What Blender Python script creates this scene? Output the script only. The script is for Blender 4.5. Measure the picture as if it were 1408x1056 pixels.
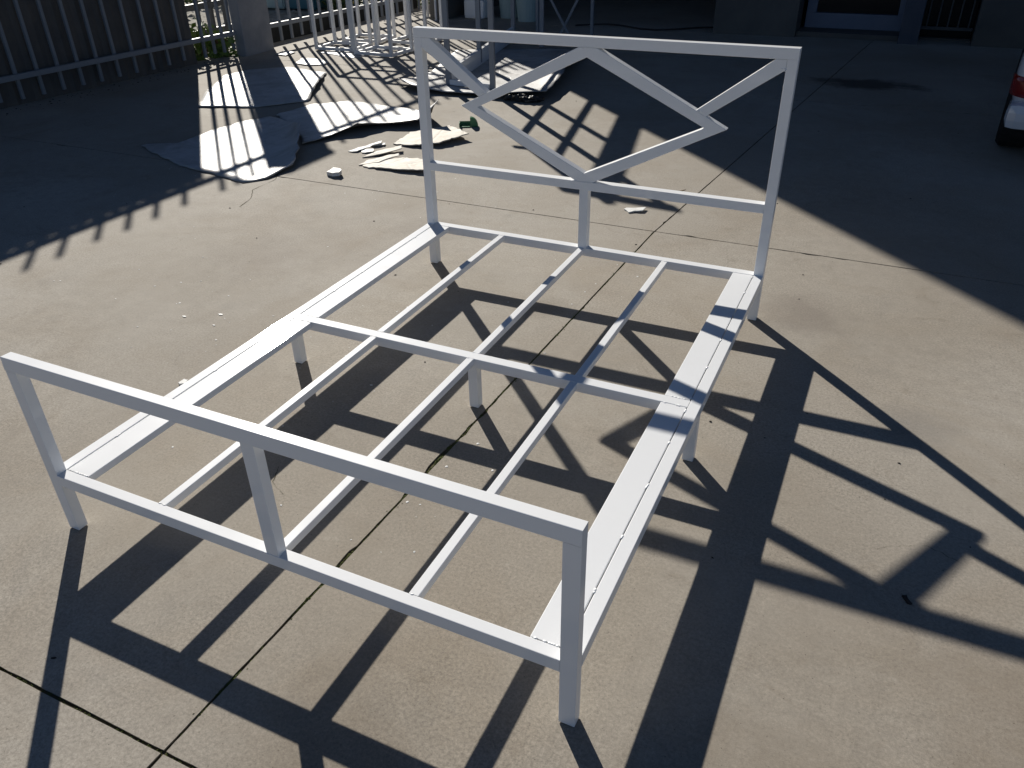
import bpy, bmesh, math, random
from mathutils import Vector, Matrix, noise

random.seed(11)
scene = bpy.context.scene
for o in list(bpy.data.objects):
    bpy.data.objects.remove(o, do_unlink=True)
col = scene.collection

# ------------------------------------------------------------------ camera
cam_d = bpy.data.cameras.new('camera')
cam = bpy.data.objects.new('camera', cam_d)
col.objects.link(cam)
scene.camera = cam
cam_d.sensor_fit = 'HORIZONTAL'
cam_d.sensor_width = 36.0
cam_d.lens = 36.0 * 1091.02 / 1408.0
cam_d.clip_start = 0.05
cam_d.clip_end = 2000
RX = Vector((0.90536, 0.424323, -0.016565))
RY = Vector((0.212606, -0.486704, -0.8473))
RZ = Vector((-0.367591, 0.763589, -0.530856))
M = Matrix((RX, -RY, -RZ)).transposed().to_4x4()
M.translation = Vector((1.71533, -0.90455, 1.38971))
cam.matrix_world = M

# ------------------------------------------------------------------ light
SUN = Vector((-1.364, 1.40, 1.0)).normalized()
elev = math.asin(SUN.z)
azim = math.atan2(SUN.x, SUN.y)
world = bpy.data.worlds.new('World')
scene.world = world
world.use_nodes = True
wn = world.node_tree.nodes
sky = wn.new('ShaderNodeTexSky')
sky.sky_type = 'NISHITA'
sky.sun_disc = False
sky.sun_elevation = elev
sky.sun_rotation = azim
sky.altitude = 1700
sky.air_density = 0.72
sky.dust_density = 0.15
sky.ozone_density = 3.0
world.node_tree.links.new(sky.outputs['Color'], wn['Background'].inputs['Color'])
wn['Background'].inputs['Strength'].default_value = 0.05
sd = bpy.data.lights.new('sun', 'SUN')
sd.energy = 5.0
sd.angle = math.radians(0.55)
sd.color = (1.0, 0.95, 0.865)
sun = bpy.data.objects.new('sun', sd)
col.objects.link(sun)
sun.rotation_euler = SUN.to_track_quat('Z', 'Y').to_euler()
vs = scene.view_settings
vs.view_transform = 'Standard'
vs.look = 'None'
vs.exposure = 0.36
vs.gamma = 1.0
vs.use_curve_mapping = False
scene.render.engine = 'CYCLES'
scene.render.resolution_x = 1024
scene.render.resolution_y = 768

# ------------------------------------------------------------------ materials
def mat(name, color=(.5, .5, .5), rough=.5, spec=.5, metal=0.0, coat=0.0):
    m = bpy.data.materials.new(name)
    m.use_nodes = True
    b = m.node_tree.nodes['Principled BSDF']
    b.inputs['Base Color'].default_value = (*color, 1)
    b.inputs['Roughness'].default_value = rough
    b.inputs['Specular IOR Level'].default_value = spec
    b.inputs['Metallic'].default_value = metal
    b.inputs['Coat Weight'].default_value = coat
    return m

class NT:
    def __init__(s, m):
        s.t = m.node_tree; s.n = s.t.nodes; s.b = s.n['Principled BSDF']
        g = s.n.new('ShaderNodeNewGeometry'); s.pos = g.outputs['Position']
    def link(s, a, b): s.t.links.new(a, b)
    def noise(s, scale, detail=4, rough=.55, vec=None, dist=0.0):
        n = s.n.new('ShaderNodeTexNoise')
        n.inputs['Scale'].default_value = scale; n.inputs['Detail'].default_value = detail
        n.inputs['Roughness'].default_value = rough; n.inputs['Distortion'].default_value = dist
        s.link(vec or s.pos, n.inputs['Vector']); return n.outputs['Fac']
    def ramp(s, fac, stops):
        r = s.n.new('ShaderNodeValToRGB'); e = r.color_ramp.elements
        while len(e) < len(stops): e.new(.5)
        for i, (p, c) in enumerate(stops):
            e[i].position = p
            e[i].color = (c, c, c, 1) if isinstance(c, (int, float)) else (*c, 1)
        s.link(fac, r.inputs['Fac']); return r.outputs['Color']
    def mix(s, a, b, fac, mode='MIX'):
        x = s.n.new('ShaderNodeMix'); x.data_type = 'RGBA'; x.blend_type = mode
        for sock, v in ((x.inputs['A'], a), (x.inputs['B'], b)):
            if isinstance(v, tuple): sock.default_value = (*v, 1)
            else: s.link(v, sock)
        f = x.inputs['Factor']
        if isinstance(fac, (int, float)): f.default_value = fac
        else: s.link(fac, f)
        return x.outputs['Result']
    def bump(s, h, strength, dist=.002, prev=None):
        b = s.n.new('ShaderNodeBump'); b.inputs['Strength'].default_value = strength
        b.inputs['Distance'].default_value = dist; s.link(h, b.inputs['Height'])
        if prev: s.link(prev, b.inputs['Normal'])
        return b.outputs['Normal']
    def base(s, c): s.link(c, s.b.inputs['Base Color'])
    def rough(s, c): s.link(c, s.b.inputs['Roughness'])
    def normal(s, c): s.link(c, s.b.inputs['Normal'])

def concrete():
    m = mat('concrete', rough=.8, spec=.22); t = NT(m)
    big = t.ramp(t.noise(.5, 4, .55, dist=.5), [(.32, (.272, .240, .196)), (.68, (.372, .343, .300))])
    warm = t.mix(big, (.262, .222, .172), t.ramp(t.noise(1.6, 7, .66, dist=.9), [(.46, 0.0), (.74, .7)]))
    grey = t.mix(warm, (.225, .212, .19), t.ramp(t.noise(3.1, 6, .68), [(.56, 0.0), (.8, .4)]))
    blotch = t.mix(grey, (.165, .135, .10), t.ramp(t.noise(5.0, 9, .74, dist=1.4), [(.58, 0.0), (.76, .55)]))
    mott = t.mix(blotch, t.ramp(t.noise(18, 8, .78), [(.3, .84), (.7, 1.16)]), t.ramp(t.noise(.9, 4, .6), [(.4, .2), (.65, 1.0)]), 'MULTIPLY')
    grain = t.mix(mott, t.ramp(t.noise(125, 6, .9), [(.32, .5), (.68, 1.5)]), t.ramp(t.noise(1.3, 5, .7), [(.35, .25), (.62, .95)]), 'MULTIPLY')
    pale = t.mix(grain, (.47, .44, .385), t.ramp(t.noise(13, 8, .75), [(.62, 0.0), (.74, .45)]))
    pit = t.ramp(t.noise(150, 2, .5), [(.69, 0.0), (.75, .7)])
    c = t.mix(pale, (.075, .06, .045), pit)
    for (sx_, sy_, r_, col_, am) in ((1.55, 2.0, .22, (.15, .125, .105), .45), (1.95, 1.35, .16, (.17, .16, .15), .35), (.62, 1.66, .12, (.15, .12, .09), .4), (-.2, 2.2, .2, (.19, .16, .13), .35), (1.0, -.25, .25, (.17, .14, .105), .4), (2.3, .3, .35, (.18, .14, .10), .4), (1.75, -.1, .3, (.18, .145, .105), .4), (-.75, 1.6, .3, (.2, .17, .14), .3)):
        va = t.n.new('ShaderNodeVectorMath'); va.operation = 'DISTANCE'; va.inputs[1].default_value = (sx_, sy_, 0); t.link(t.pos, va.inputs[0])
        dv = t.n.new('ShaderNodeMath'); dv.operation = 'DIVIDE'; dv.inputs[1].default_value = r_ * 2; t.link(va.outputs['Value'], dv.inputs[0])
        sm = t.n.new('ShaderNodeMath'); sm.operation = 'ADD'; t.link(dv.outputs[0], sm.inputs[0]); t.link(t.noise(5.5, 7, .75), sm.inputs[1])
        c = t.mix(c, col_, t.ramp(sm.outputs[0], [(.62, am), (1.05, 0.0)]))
    # dark dried oil mark by the parked car
    v = t.n.new('ShaderNodeVectorMath'); v.operation = 'SUBTRACT'
    v.inputs[1].default_value = (1.45, 6.35, 0); t.link(t.pos, v.inputs[0])
    v2 = t.n.new('ShaderNodeVectorMath'); v2.operation = 'MULTIPLY'
    v2.inputs[1].default_value = (1.1, 2.0, 1); t.link(v.outputs[0], v2.inputs[0])
    ln = t.n.new('ShaderNodeVectorMath'); ln.operation = 'LENGTH'; t.link(v2.outputs[0], ln.inputs[0])
    ad = t.n.new('ShaderNodeMath'); ad.operation = 'ADD'; t.link(ln.outputs['Value'], ad.inputs[0])
    t.link(t.noise(2.6, 6, .7), ad.inputs[1])
    c = t.mix(c, (.045, .04, .036), t.ramp(ad.outputs[0], [(.75, .8), (1.7, 0.0)]))
    t.base(c)
    t.rough(t.ramp(t.noise(8, 5, .7), [(.3, .79), (.7, .84)]))
    n = t.bump(t.noise(420, 3, .7), .4, .0012)
    n = t.bump(t.noise(90, 5, .7), .07, .003, n)
    t.normal(n)
    return m

def paint(name, color, rough=.28, dirt=.25, bump=.05):
    m = mat(name, color, rough, .5); t = NT(m)
    d = t.ramp(t.noise(14, 6, .7), [(.52, 0.0), (.8, dirt)])
    t.base(t.mix(color, tuple(.72 * c for c in color), d))
    t.rough(t.ramp(t.noise(9, 3, .5), [(.3, rough * .85), (.7, rough * 1.2)]))
    t.normal(t.bump(t.noise(55, 3, .5), bump, .002))
    return m

def simple(name, c1, c2, scale, rough=.7, bump=.3, spec=.3, detail=5):
    m = mat(name, c1, rough, spec); t = NT(m)
    f = t.noise(scale, detail, .65)
    t.base(t.ramp(f, [(.35, c1), (.68, c2)]))
    t.normal(t.bump(t.noise(scale * 4, 4, .6), bump, .006))
    return m

MT = {}
MT['concrete'] = concrete()
MT['white'] = paint('white_enamel', (.80, .812, .825), .45, .06, .045)
_b = MT['white'].node_tree.nodes['Principled BSDF']
_b.inputs['Specular IOR Level'].default_value = .06
_b.inputs['Coat Weight'].default_value = .45
_b.inputs['Coat Roughness'].default_value = .065
MT['white_dull'] = paint('white_undercoat', (.8, .8, .8), .5, .3)
MT['grey_steel'] = paint('grey_primer_steel', (.22, .24, .27), .45, .4)
MT['fence'] = paint('fence_grey_paint', (.21, .225, .25), .5, .5)
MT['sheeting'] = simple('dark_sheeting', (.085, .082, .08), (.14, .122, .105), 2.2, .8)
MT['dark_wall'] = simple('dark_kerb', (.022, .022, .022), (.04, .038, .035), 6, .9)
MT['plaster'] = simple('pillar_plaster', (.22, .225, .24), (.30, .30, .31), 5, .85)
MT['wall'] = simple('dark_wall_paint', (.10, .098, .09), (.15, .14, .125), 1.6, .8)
MT['roof'] = simple('roof_sheet', (.12, .12, .12), (.18, .17, .16), 3, .6)
MT['door_frame'] = paint('door_frame_paint', (.17, .20, .27), .5, .3)
MT['pier'] = paint('pier_paint', (.07, .08, .105), .6, .3)
MT['glass'] = mat('dark_door_glass', (.012, .012, .012), .12, .5)
MT['grille'] = paint('grille_paint', (.09, .095, .1), .5, .3)
MT['dirt'] = simple('joint_dirt', (.05, .045, .027), (.12, .105, .06), 25, .95, .6, .1)
MT['ground'] = simple('gravel_ground', (.20, .185, .15), (.42, .40, .36), 9, .95, .8, .1, 8)
MT['moss'] = simple('moss', (.05, .065, .02), (.11, .12, .045), 60, .95, .5, .1)
MT['leaf'] = simple('weed_leaf', (.09, .15, .025), (.20, .27, .05), 30, .55, .1, .4)
MT['leaf_dark'] = simple('shrub_leaf', (.05, .085, .025), (.15, .19, .06), 12, .6, .1, .4)
MT['dry'] = simple('dry_leaf', (.10, .065, .035), (.2, .14, .08), 30, .9)
MT['speck'] = simple('dark_grit', (.02, .017, .015), (.05, .04, .035), 30, .9)
MT['fleck'] = simple('paint_fleck', (.62, .62, .6), (.8, .8, .78), 30, .6)
MT['green'] = paint('green_plastic', (.03, .16, .07), .35, .3)
MT['wood'] = simple('brown_board', (.10, .075, .055), (.16, .12, .09), 8, .8)
MT['teal'] = paint('teal_plastic', (.04, .15, .19), .5, .4)
MT['pale_teal'] = paint('pale_teal_plastic', (.32, .42, .42), .5, .3)
MT['yellow'] = paint('yellow_plastic', (.55, .42, .12), .5, .3)
MT['tyre'] = simple('tyre_rubber', (.012, .012, .012), (.022, .022, .022), 30, .85)
MT['rim'] = mat('wheel_rim', (.35, .35, .36), .35, .5, .8)
MT['carpaint'] = mat('car_paint', (.55, .58, .62), .2, .5, 0, .6)
MT['trim'] = mat('black_trim', (.015, .015, .016), .55)
MT['redlens'] = mat('tail_lamp_lens', (.2, .012, .01), .12, .6)
MT['smoke'] = mat('smoked_lens', (.05, .045, .05), .12, .6)
MT['cable'] = mat('black_cable', (.01, .01, .011), .5)

def sheet_mat(name, c, rough, dirty):
    m = mat(name, c, rough, .5); t = NT(m)
    a = t.mix(c, dirty, t.ramp(t.noise(3.4, 8, .72, dist=1.0), [(.40, 0.0), (.68, .95)]))
    a = t.mix(a, tuple(.5 * x for x in dirty), t.ramp(t.noise(16, 8, .75), [(.56, 0.0), (.72, .75)]))
    t.base(a)
    vo = t.n.new('ShaderNodeTexVoronoi'); vo.feature = 'DISTANCE_TO_EDGE'; vo.inputs['Scale'].default_value = 3.2
    t.link(t.pos, vo.inputs['Vector'])
    n = t.bump(t.ramp(vo.outputs['Distance'], [(0, 0.0), (.03, 1.0)]), .3, .004)
    t.normal(t.bump(t.noise(9, 6, .65), .3, .012, n))
    return m
MT['sheet'] = sheet_mat('white_sheet', (.46, .46, .46), .5, (.27, .255, .235))
MT['sheet'].node_tree.nodes['Principled BSDF'].inputs['Specular IOR Level'].default_value = .5
MT['card'] = sheet_mat('pale_cardboard', (.66, .62, .54), .7, (.48, .42, .33))
MT['underside'] = simple('sheet_underside', (.10, .09, .08), (.16, .14, .12), 20, .9)

# ------------------------------------------------------------------ helpers
ORG = Vector((0, 0, 0))
def obj(name, bm_or_data, m, parent=None, smooth=False, mats=None):
    me = bpy.data.meshes.new(name)
    if isinstance(bm_or_data, bmesh.types.BMesh):
        bm_or_data.normal_update(); bm_or_data.to_mesh(me); bm_or_data.free()
    else:
        v, f = bm_or_data; me.from_pydata([tuple(x) for x in v], [], f); me.update()
    for mm in (mats or [m]): me.materials.append(MT[mm] if isinstance(mm, str) else mm)
    if smooth:
        for p in me.polygons: p.use_smooth = True
    o = bpy.data.objects.new(name, me); col.objects.link(o)
    if parent: o.parent = parent
    return o

def tag(o, label=None, cat=None, group=None, kind=None):
    if label: o['label'] = label
    if cat: o['category'] = cat
    if group: o['group'] = group
    if kind: o['kind'] = kind
    return o

def thing(name, label, cat, loc=(0, 0, 0), rz=0, group=None):
    o = bpy.data.objects.new(name, None); col.objects.link(o)
    o.empty_display_size = .1
    o.location = loc; o.rotation_euler = (0, 0, rz)
    return tag(o, label, cat, group)

def add_tube(bm, p0, p1, w, h, up=(0, 0, 1), r=.0015, seg=3):
    p0, p1 = Vector(p0), Vector(p1)
    a = (p1 - p0).normalized(); up = Vector(up)
    if abs(a.dot(up)) > .99: up = Vector((0, 1, 0))
    u = a.cross(up).normalized(); v = u.cross(a)
    prof = []
    for cx, cy, a0 in ((1, 1, 0), (-1, 1, 90), (-1, -1, 180), (1, -1, 270)):
        for k in range(seg):
            th = math.radians(a0 + 90 * k / (seg - 1)) if seg > 1 else 0
            prof.append((cx * (w / 2 - r) + r * math.cos(th), cy * (h / 2 - r) + r * math.sin(th)) if seg > 1
                        else (cx * w / 2, cy * h / 2))
    A = [bm.verts.new(p0 + u * x + v * y) for x, y in prof]
    B = [bm.verts.new(p1 + u * x + v * y) for x, y in prof]
    n = len(prof)
    for i in range(n):
        bm.faces.new((A[i], A[(i + 1) % n], B[(i + 1) % n], B[i]))
    bm.faces.new(A[::-1]); bm.faces.new(B)

def tube(name, p0, p1, w, h, m, parent=None, **k):
    bm = bmesh.new(); add_tube(bm, Vector(p0) - ORG, Vector(p1) - ORG, w, h, **k)
    bmesh.ops.recalc_face_normals(bm, faces=bm.faces[:])
    return obj(name, bm, m, parent)

def add_box(bm, a, b, bev=0):
    x0, y0, z0 = a; x1, y1, z1 = b
    v = [bm.verts.new(p) for p in ((x0, y0, z0), (x1, y0, z0), (x1, y1, z0), (x0, y1, z0),
                                   (x0, y0, z1), (x1, y0, z1), (x1, y1, z1), (x0, y1, z1))]
    fs = [bm.faces.new([v[i] for i in q]) for q in ((3, 2, 1, 0), (4, 5, 6, 7), (0, 1, 5, 4), (1, 2, 6, 5), (2, 3, 7, 6), (3, 0, 4, 7))]
    if bev:
        es = list({e for f in fs for e in f.edges})
        bmesh.ops.bevel(bm, geom=es, offset=bev, segments=2, profile=.6, affect='EDGES')

def box(name, a, b, m, parent=None, bev=0):
    bm = bmesh.new(); add_box(bm, Vector(a) - ORG, Vector(b) - ORG, bev)
    return obj(name, bm, m, parent)

def prism_xz(name, poly, y0, y1, m, parent, bev=.002, skip=()):
    bm = bmesh.new()
    A = [bm.verts.new(Vector((x, y0, z)) - ORG) for x, z in poly]
    B = [bm.verts.new(Vector((x, y1, z)) - ORG) for x, z in poly]
    n = len(poly)
    bm.faces.new(A); bm.faces.new(B[::-1])
    for i in range(n): bm.faces.new((A[i], B[i], B[(i + 1) % n], A[(i + 1) % n]))
    bmesh.ops.recalc_face_normals(bm, faces=bm.faces[:])
    if bev:
        bad = {frozenset((i, (i + 1) % n)) for i in skip}; ia = {v: i for i, v in enumerate(A)}; ia.update({v: i for i, v in enumerate(B)})
        es = [e for e in bm.edges if abs(e.verts[0].co.y - e.verts[1].co.y) < 1e-5 and frozenset((ia[e.verts[0]], ia[e.verts[1]])) not in bad]
        bmesh.ops.bevel(bm, geom=es, offset=bev, segments=2, profile=.6, affect='EDGES')
    return obj(name, bm, m, parent)

def polyline(pts, n):
    pts = [Vector(p) for p in pts]
    L = [0]
    for a, b in zip(pts, pts[1:]): L.append(L[-1] + (b - a).length)
    out = []
    for i in range(n):
        s = L[-1] * i / (n - 1)
        k = 0
        while k < len(L) - 2 and L[k + 1] < s: k += 1
        f = (s - L[k]) / max(1e-9, L[k + 1] - L[k]); out.append(pts[k].lerp(pts[k + 1], f))
    return out

def coons(front, right, back, left, nu=28, nv=22):
    """front: left->right, back: left->right, left: front->back, right: front->back"""
    F, B = polyline(front, nu), polyline(back, nu)
    Lf, Rt = polyline(left, nv), polyline(right, nv)
    g = []
    for j in range(nv):
        t = j / (nv - 1); row = []
        for i in range(nu):
            s = i / (nu - 1)
            p = F[i] * (1 - t) + B[i] * t + Lf[j] * (1 - s) + Rt[j] * s \
                - (F[0] * (1 - s) * (1 - t) + F[-1] * s * (1 - t) + B[0] * (1 - s) * t + B[-1] * s * t)
            row.append(p)
        g.append(row)
    return g

def sheet(name, label, front, right, back, left, m='sheet', thick=.003, wav=.010, seed=0, nu=30, nv=24, cat='sheet', group=None, z0=.004, rag=.016, curl=5):
    f3 = lambda L: [Vector((p[0], p[1], p[2] if len(p) > 2 else 0)) for p in L]
    g = coons(f3(front), f3(right), f3(back), f3(left), nu, nv)
    eF, eB = [[p.z for p in polyline(f3(q), nu)] for q in (front, back)]
    eL, eR = [[p.z for p in polyline(f3(q), nv)] for q in (left, right)]
    for j in range(nv):
        t = j / (nv - 1)
        for i in range(nu):
            u_ = i / (nu - 1)
            g[j][i].z = max(eF[i] * (1 - t) ** curl, eB[i] * t ** curl, eL[j] * (1 - u_) ** curl, eR[j] * u_ ** curl)
    cx = sum(p.x for r in g for p in r) / (nu * nv); cy = sum(p.y for r in g for p in r) / (nu * nv)
    v, f = [], []
    for side in (0, 1):
        for j, row in enumerate(g):
            for i, p in enumerate(row):
                w = .55 * wav * (noise.noise(Vector((p.x * 2.3, p.y * 2.3, seed))) + .5 * noise.noise(Vector((p.x * 6, p.y * 6, seed + 5))) + .75)
                q = Vector((p.x - cx, p.y - cy, p.z + max(0, w) + z0))
                if i in (0, nu - 1) or j in (0, nv - 1):
                    q.x += rag * (noise.noise(Vector((p.x * 9, p.y * 9, seed))) + .5 * noise.noise(Vector((p.x * 30, p.y * 30, seed))))
                    q.y += rag * (noise.noise(Vector((p.x * 9, p.y * 9, seed + 9))) + .5 * noise.noise(Vector((p.x * 30, p.y * 30, seed + 9))))
                if side: q.z -= thick
                v.append(q)
    N = nu * nv
    for j in range(nv - 1):
        for i in range(nu - 1):
            a = j * nu + i
            f.append((a, a + 1, a + nu + 1, a + nu))
            f.append((N + a, N + a + nu, N + a + nu + 1, N + a + 1))
    ring = [i for i in range(nu)] + [j * nu + nu - 1 for j in range(1, nv)] + [(nv - 1) * nu + i for i in range(nu - 2, -1, -1)] + [j * nu for j in range(nv - 2, 0, -1)]
    for a, b in zip(ring, ring[1:] + ring[:1]):
        f.append((b, a, N + a, N + b))
    o = obj(name, (v, f), m, smooth=True, mats=[m, 'underside'])
    nq = (nu - 1) * (nv - 1)
    for k, p in enumerate(o.data.polygons):
        if k < 2 * nq and k % 2 == 1: p.material_index = 1
        if k >= 2 * nq: p.use_smooth = False
    o.location = (cx, cy, 0)
    return tag(o, label, cat, group)

def flat_piece(name, label, poly, m, thick, cat, tilt=0, seed=0, group=None, bend=0.0):
    """torn flat piece: fan with subdivided ragged rim"""
    rnd = random.Random(seed)
    P = [Vector((x, y, 0)) for x, y in poly]
    c = sum(P, Vector()) / len(P)
    rim = []
    for a, b in zip(P, P[1:] + P[:1]):
        n = max(2, int((b - a).length / .025))
        for k in range(n):
            q = a.lerp(b, k / n); j = min(.008, .12 * (b - a).length)
            rim.append(q + Vector((rnd.uniform(-j, j), rnd.uniform(-j, j), 0)))
    n = len(rim); v = []; f = []
    def zr(q): 
        d = q - c
        return tilt * (d.x + .5 * d.y) + .003 * noise.noise(q * 14)
    zmin = min(zr(q) for q in rim)
    def zz(q, s): return zr(q) - zmin + thick + .0008
    for s in (1.0, .55):
        for q in rim:
            r = c.lerp(q, s); v.append(Vector((r.x - c.x, r.y - c.y, zz(r, s))))
    v.append(Vector((0, 0, zz(c, 0)))); ct = 2 * n
    for q in rim: v.append(Vector((q.x - c.x, q.y - c.y, zz(q, 1) - thick)))
    for i in range(n):
        k = (i + 1) % n
        f.append((i, k, n + k, n + i)); f.append((n + i, n + k, ct)); f.append((2 * n + 1 + i, 2 * n + 1 + k, k, i))
    f.append(tuple(2 * n + 1 + i for i in range(n - 1, -1, -1)))
    o = obj(name, (v, f), m); o.location = (c.x, c.y, 0)
    return tag(o, label, cat, group)

def copy_tree(o, parent=None):
    c = o.copy(); col.objects.link(c); c.parent = parent
    for ch in list(o.children): copy_tree(ch, c)
    return c

# ------------------------------------------------------------------ ground and concrete yard
gm = bmesh.new()
for s in (400,):
    vv = [gm.verts.new((x, y, -.05)) for x, y in ((-s, -s), (s, -s), (s, s), (-s, s))]; gm.faces.new(vv)
tag(obj('ground', gm, 'ground'), kind='structure')

yard = bpy.data.objects.new('concrete_yard', None); col.objects.link(yard); tag(yard, kind='structure')
def rag_edge(a, b, seed, amp=.0013):
    a, b = Vector(a), Vector(b); L = (b - a).length; n = max(2, int(L / .022)); d = (b - a).normalized(); nn = Vector((-d.y, d.x))
    out = []
    for k in range(n):
        q = a.lerp(b, k / n)
        w = amp * noise.noise(Vector((q.x * 9, q.y * 9, seed))) + amp * .9 * noise.noise(Vector((q.x * 40, q.y * 40, seed)))
        ch = noise.noise(Vector((q.x * 3.7 + 11, q.y * 3.7, seed * 1.7)))
        ch2 = noise.noise(Vector((q.x * 16, q.y * 16, seed + 40)))
        if ch > .27 and ch2 > .15: w += .009 * min(1, (ch2 - .12) * 3)
        q = q + nn * (w if k else 0)
        out.append(q)
    return out
def slab(poly, seed):
    rim = []
    for i in range(len(poly)):
        rim += rag_edge(poly[i], poly[(i + 1) % len(poly)], seed + i)
    c = sum(rim, Vector((0, 0))) / len(rim)
    bm = bmesh.new()
    T = [bm.verts.new((q.x, q.y, 0)) for q in rim]
    S = [bm.verts.new((q.x + (q.x - c.x) * -.0012, q.y + (q.y - c.y) * -.0012, -.03)) for q in rim]
    bm.faces.new(T)
    n = len(T)
    for i in range(n): bm.faces.new((T[i], S[i], S[(i + 1) % n], T[(i + 1) % n]))
    bmesh.ops.triangulate(bm, faces=[f for f in bm.faces if len(f.verts) > 4])
    return obj('slab', bm, 'concrete', yard)
g = .0036
xs = lambda y: .705 + .03 * (y + .37) if y < 2.6 else .795 + .09 * (y - 2.6)
rows = [(-6.0, -3.35), (-3.35, -.372), (-.372, 2.592), (2.592, 5.57), (5.57, 8.48), (8.48, 14.0)]
for k, (y0, y1) in enumerate(rows):
    slab([(-4.62, y0 + g), (xs(y0 + .01) - g, y0 + g), (xs(y1 - .01) - g, y1 - g), (-4.62, y1 - g)], 3 + 7 * k)
    slab([(xs(y0 + .01) + g, y0 + g), (6.4, y0 + g), (6.4, y1 - g), (xs(y1 - .01) + g, y1 - g)], 60 + 7 * k)
    slab([(6.4 + 2 * g, y0 + g), (11, y0 + g), (11, y1 - g), (6.4 + 2 * g, y1 - g)], 120 + 7 * k)
jm = bmesh.new()
vv = [jm.verts.new(p) for p in ((-4.62, -6, -.004), (11, -6, -.004), (11, 14, -.004), (-4.62, 14, -.004))]; jm.faces.new(vv)
tag(obj('joint_dirt', jm, 'dirt', yard), kind='stuff')
def crack(pts, w):
    v, f = [], []; P = polyline([Vector((x, y, 0)) for x, y in pts], 60)
    for i, p in enumerate(P):
        q = p + Vector((.02 * noise.noise(p * 7), .02 * noise.noise(p * 7 + Vector((5, 5, 5))), 0)) + Vector((.004 * noise.noise(p * 60), .004 * noise.noise(p * 60 + Vector((3, 1, 2))), 0))
        ww = w * max(.15, .6 + noise.noise(p * 12)); v += [(q.x - ww, q.y - ww * .4, .0007), (q.x + ww, q.y + ww * .4, .0007)]
        if i: f.append((2 * i - 2, 2 * i - 1, 2 * i + 1, 2 * i))
    obj('crack', (v, f), 'dirt', yard)
crack([(-1.50, 2.70), (-1.42, 2.55), (-1.40, 2.35), (-1.28, 2.1)], .0022)
crack([(1.9, .75), (2.0, .82), (2.08, .80)], .0012)
crack([(.33, .42), (.36, .36), (.42, .33)], .001)
# moss tufts along the long joint
mv, mf = [], []
rnd = random.Random(5)
def tuft(x, y, s, z=-.003):
    b = len(mv); n = 6
    for k in range(n):
        a = 2 * math.pi * k / n + rnd.random(); r = s * rnd.uniform(.6, 1.2)
        mv.append((x + r * math.cos(a) * .7, y + r * math.sin(a) * 1.3, z))
    mv.append((x, y, z + s * rnd.uniform(.3, .7)))
    for k in range(n): mf.append((b + k, b + (k + 1) % n, b + n))
for i in range(900):
    y = rnd.uniform(-.36, 2.58); x = xs(y)
    if noise.noise(Vector((y * 1.5, 3.1, 0))) > -.1: tuft(x + rnd.gauss(0, .0022), y, rnd.uniform(.002, .0048))
for cy_, sp, n in ((2.3, .03, 40), (1.05, .05, 40), (.8, .08, 40), (.1, .06, 50), (1.62, .05, 60), (1.50, .035, 45), (2.0, .06, 40), (1.25, .04, 30), (.45, .05, 25), (-.2, .06, 40)):
    for i in range(n):
        y = rnd.gauss(cy_, sp); tuft(xs(y) + rnd.gauss(0, .005), y, rnd.uniform(.0035, .0085))
for i in range(420):
    x = rnd.uniform(-1.4, 1.6)
    if noise.noise(Vector((x * 1.8, 7.1, 0))) > -.05: tuft(x, -.372 + rnd.gauss(0, .003), rnd.uniform(.002, .005))
tag(obj('joint_moss', (mv, mf), 'moss', yard), kind='stuff')

# ------------------------------------------------------------------ bed frame
W, L, T, D = 1.40, 1.886, .034, .028
Zb, Hf, Hh, Z1 = .181, .511, .950, .445
bed = thing('bed_frame', 'white welded steel double bed frame with diamond pattern headboard on sunlit concrete', 'bed frame', (.7, .94, 0))
ORG = Vector((.7, .94, 0))
bt = lambda n, a, b, w, h, **k: tube(n, a, b, w, h, 'white', bed, **k)
e = 0.0
# footboard
def vpost(name, x0, x1, y0, y1, z0, z1):
    return tube(name, ((x0 + x1) / 2, (y0 + y1) / 2, z0), ((x0 + x1) / 2, (y0 + y1) / 2, z1), x1 - x0, y1 - y0, 'white', bed, up=(0, 1, 0))
def hrail(name, x0, x1, y0, y1, z0, z1, up=(0, 0, 1)):
    return tube(name, (x0, (y0 + y1) / 2, (z0 + z1) / 2), (x1, (y0 + y1) / 2, (z0 + z1) / 2), y1 - y0, z1 - z0, 'white', bed, up=up)
def lrail(name, x0, x1, y0, y1, z0, z1):
    return tube(name, ((x0 + x1) / 2, y0, (z0 + z1) / 2), ((x0 + x1) / 2, y1, (z0 + z1) / 2), x1 - x0, z1 - z0, 'white', bed)
vpost('footboard_post', 0, T, 0, D, .003, Hf - .035 - e)
vpost('footboard_post', W - T, W, 0, D, .003, Hf - .035 - e)
hrail('footboard_top_rail', 0, W, 0, D, Hf - .035, Hf, up=(0, .042, 1))
hrail('footboard_lower_rail', T + e, W - T - e, .0, D, Zb - .032, Zb)
vpost('footboard_centre_post', .683, .717, .001, D - .001, Zb + e, Hf - .035 - e)
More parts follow.
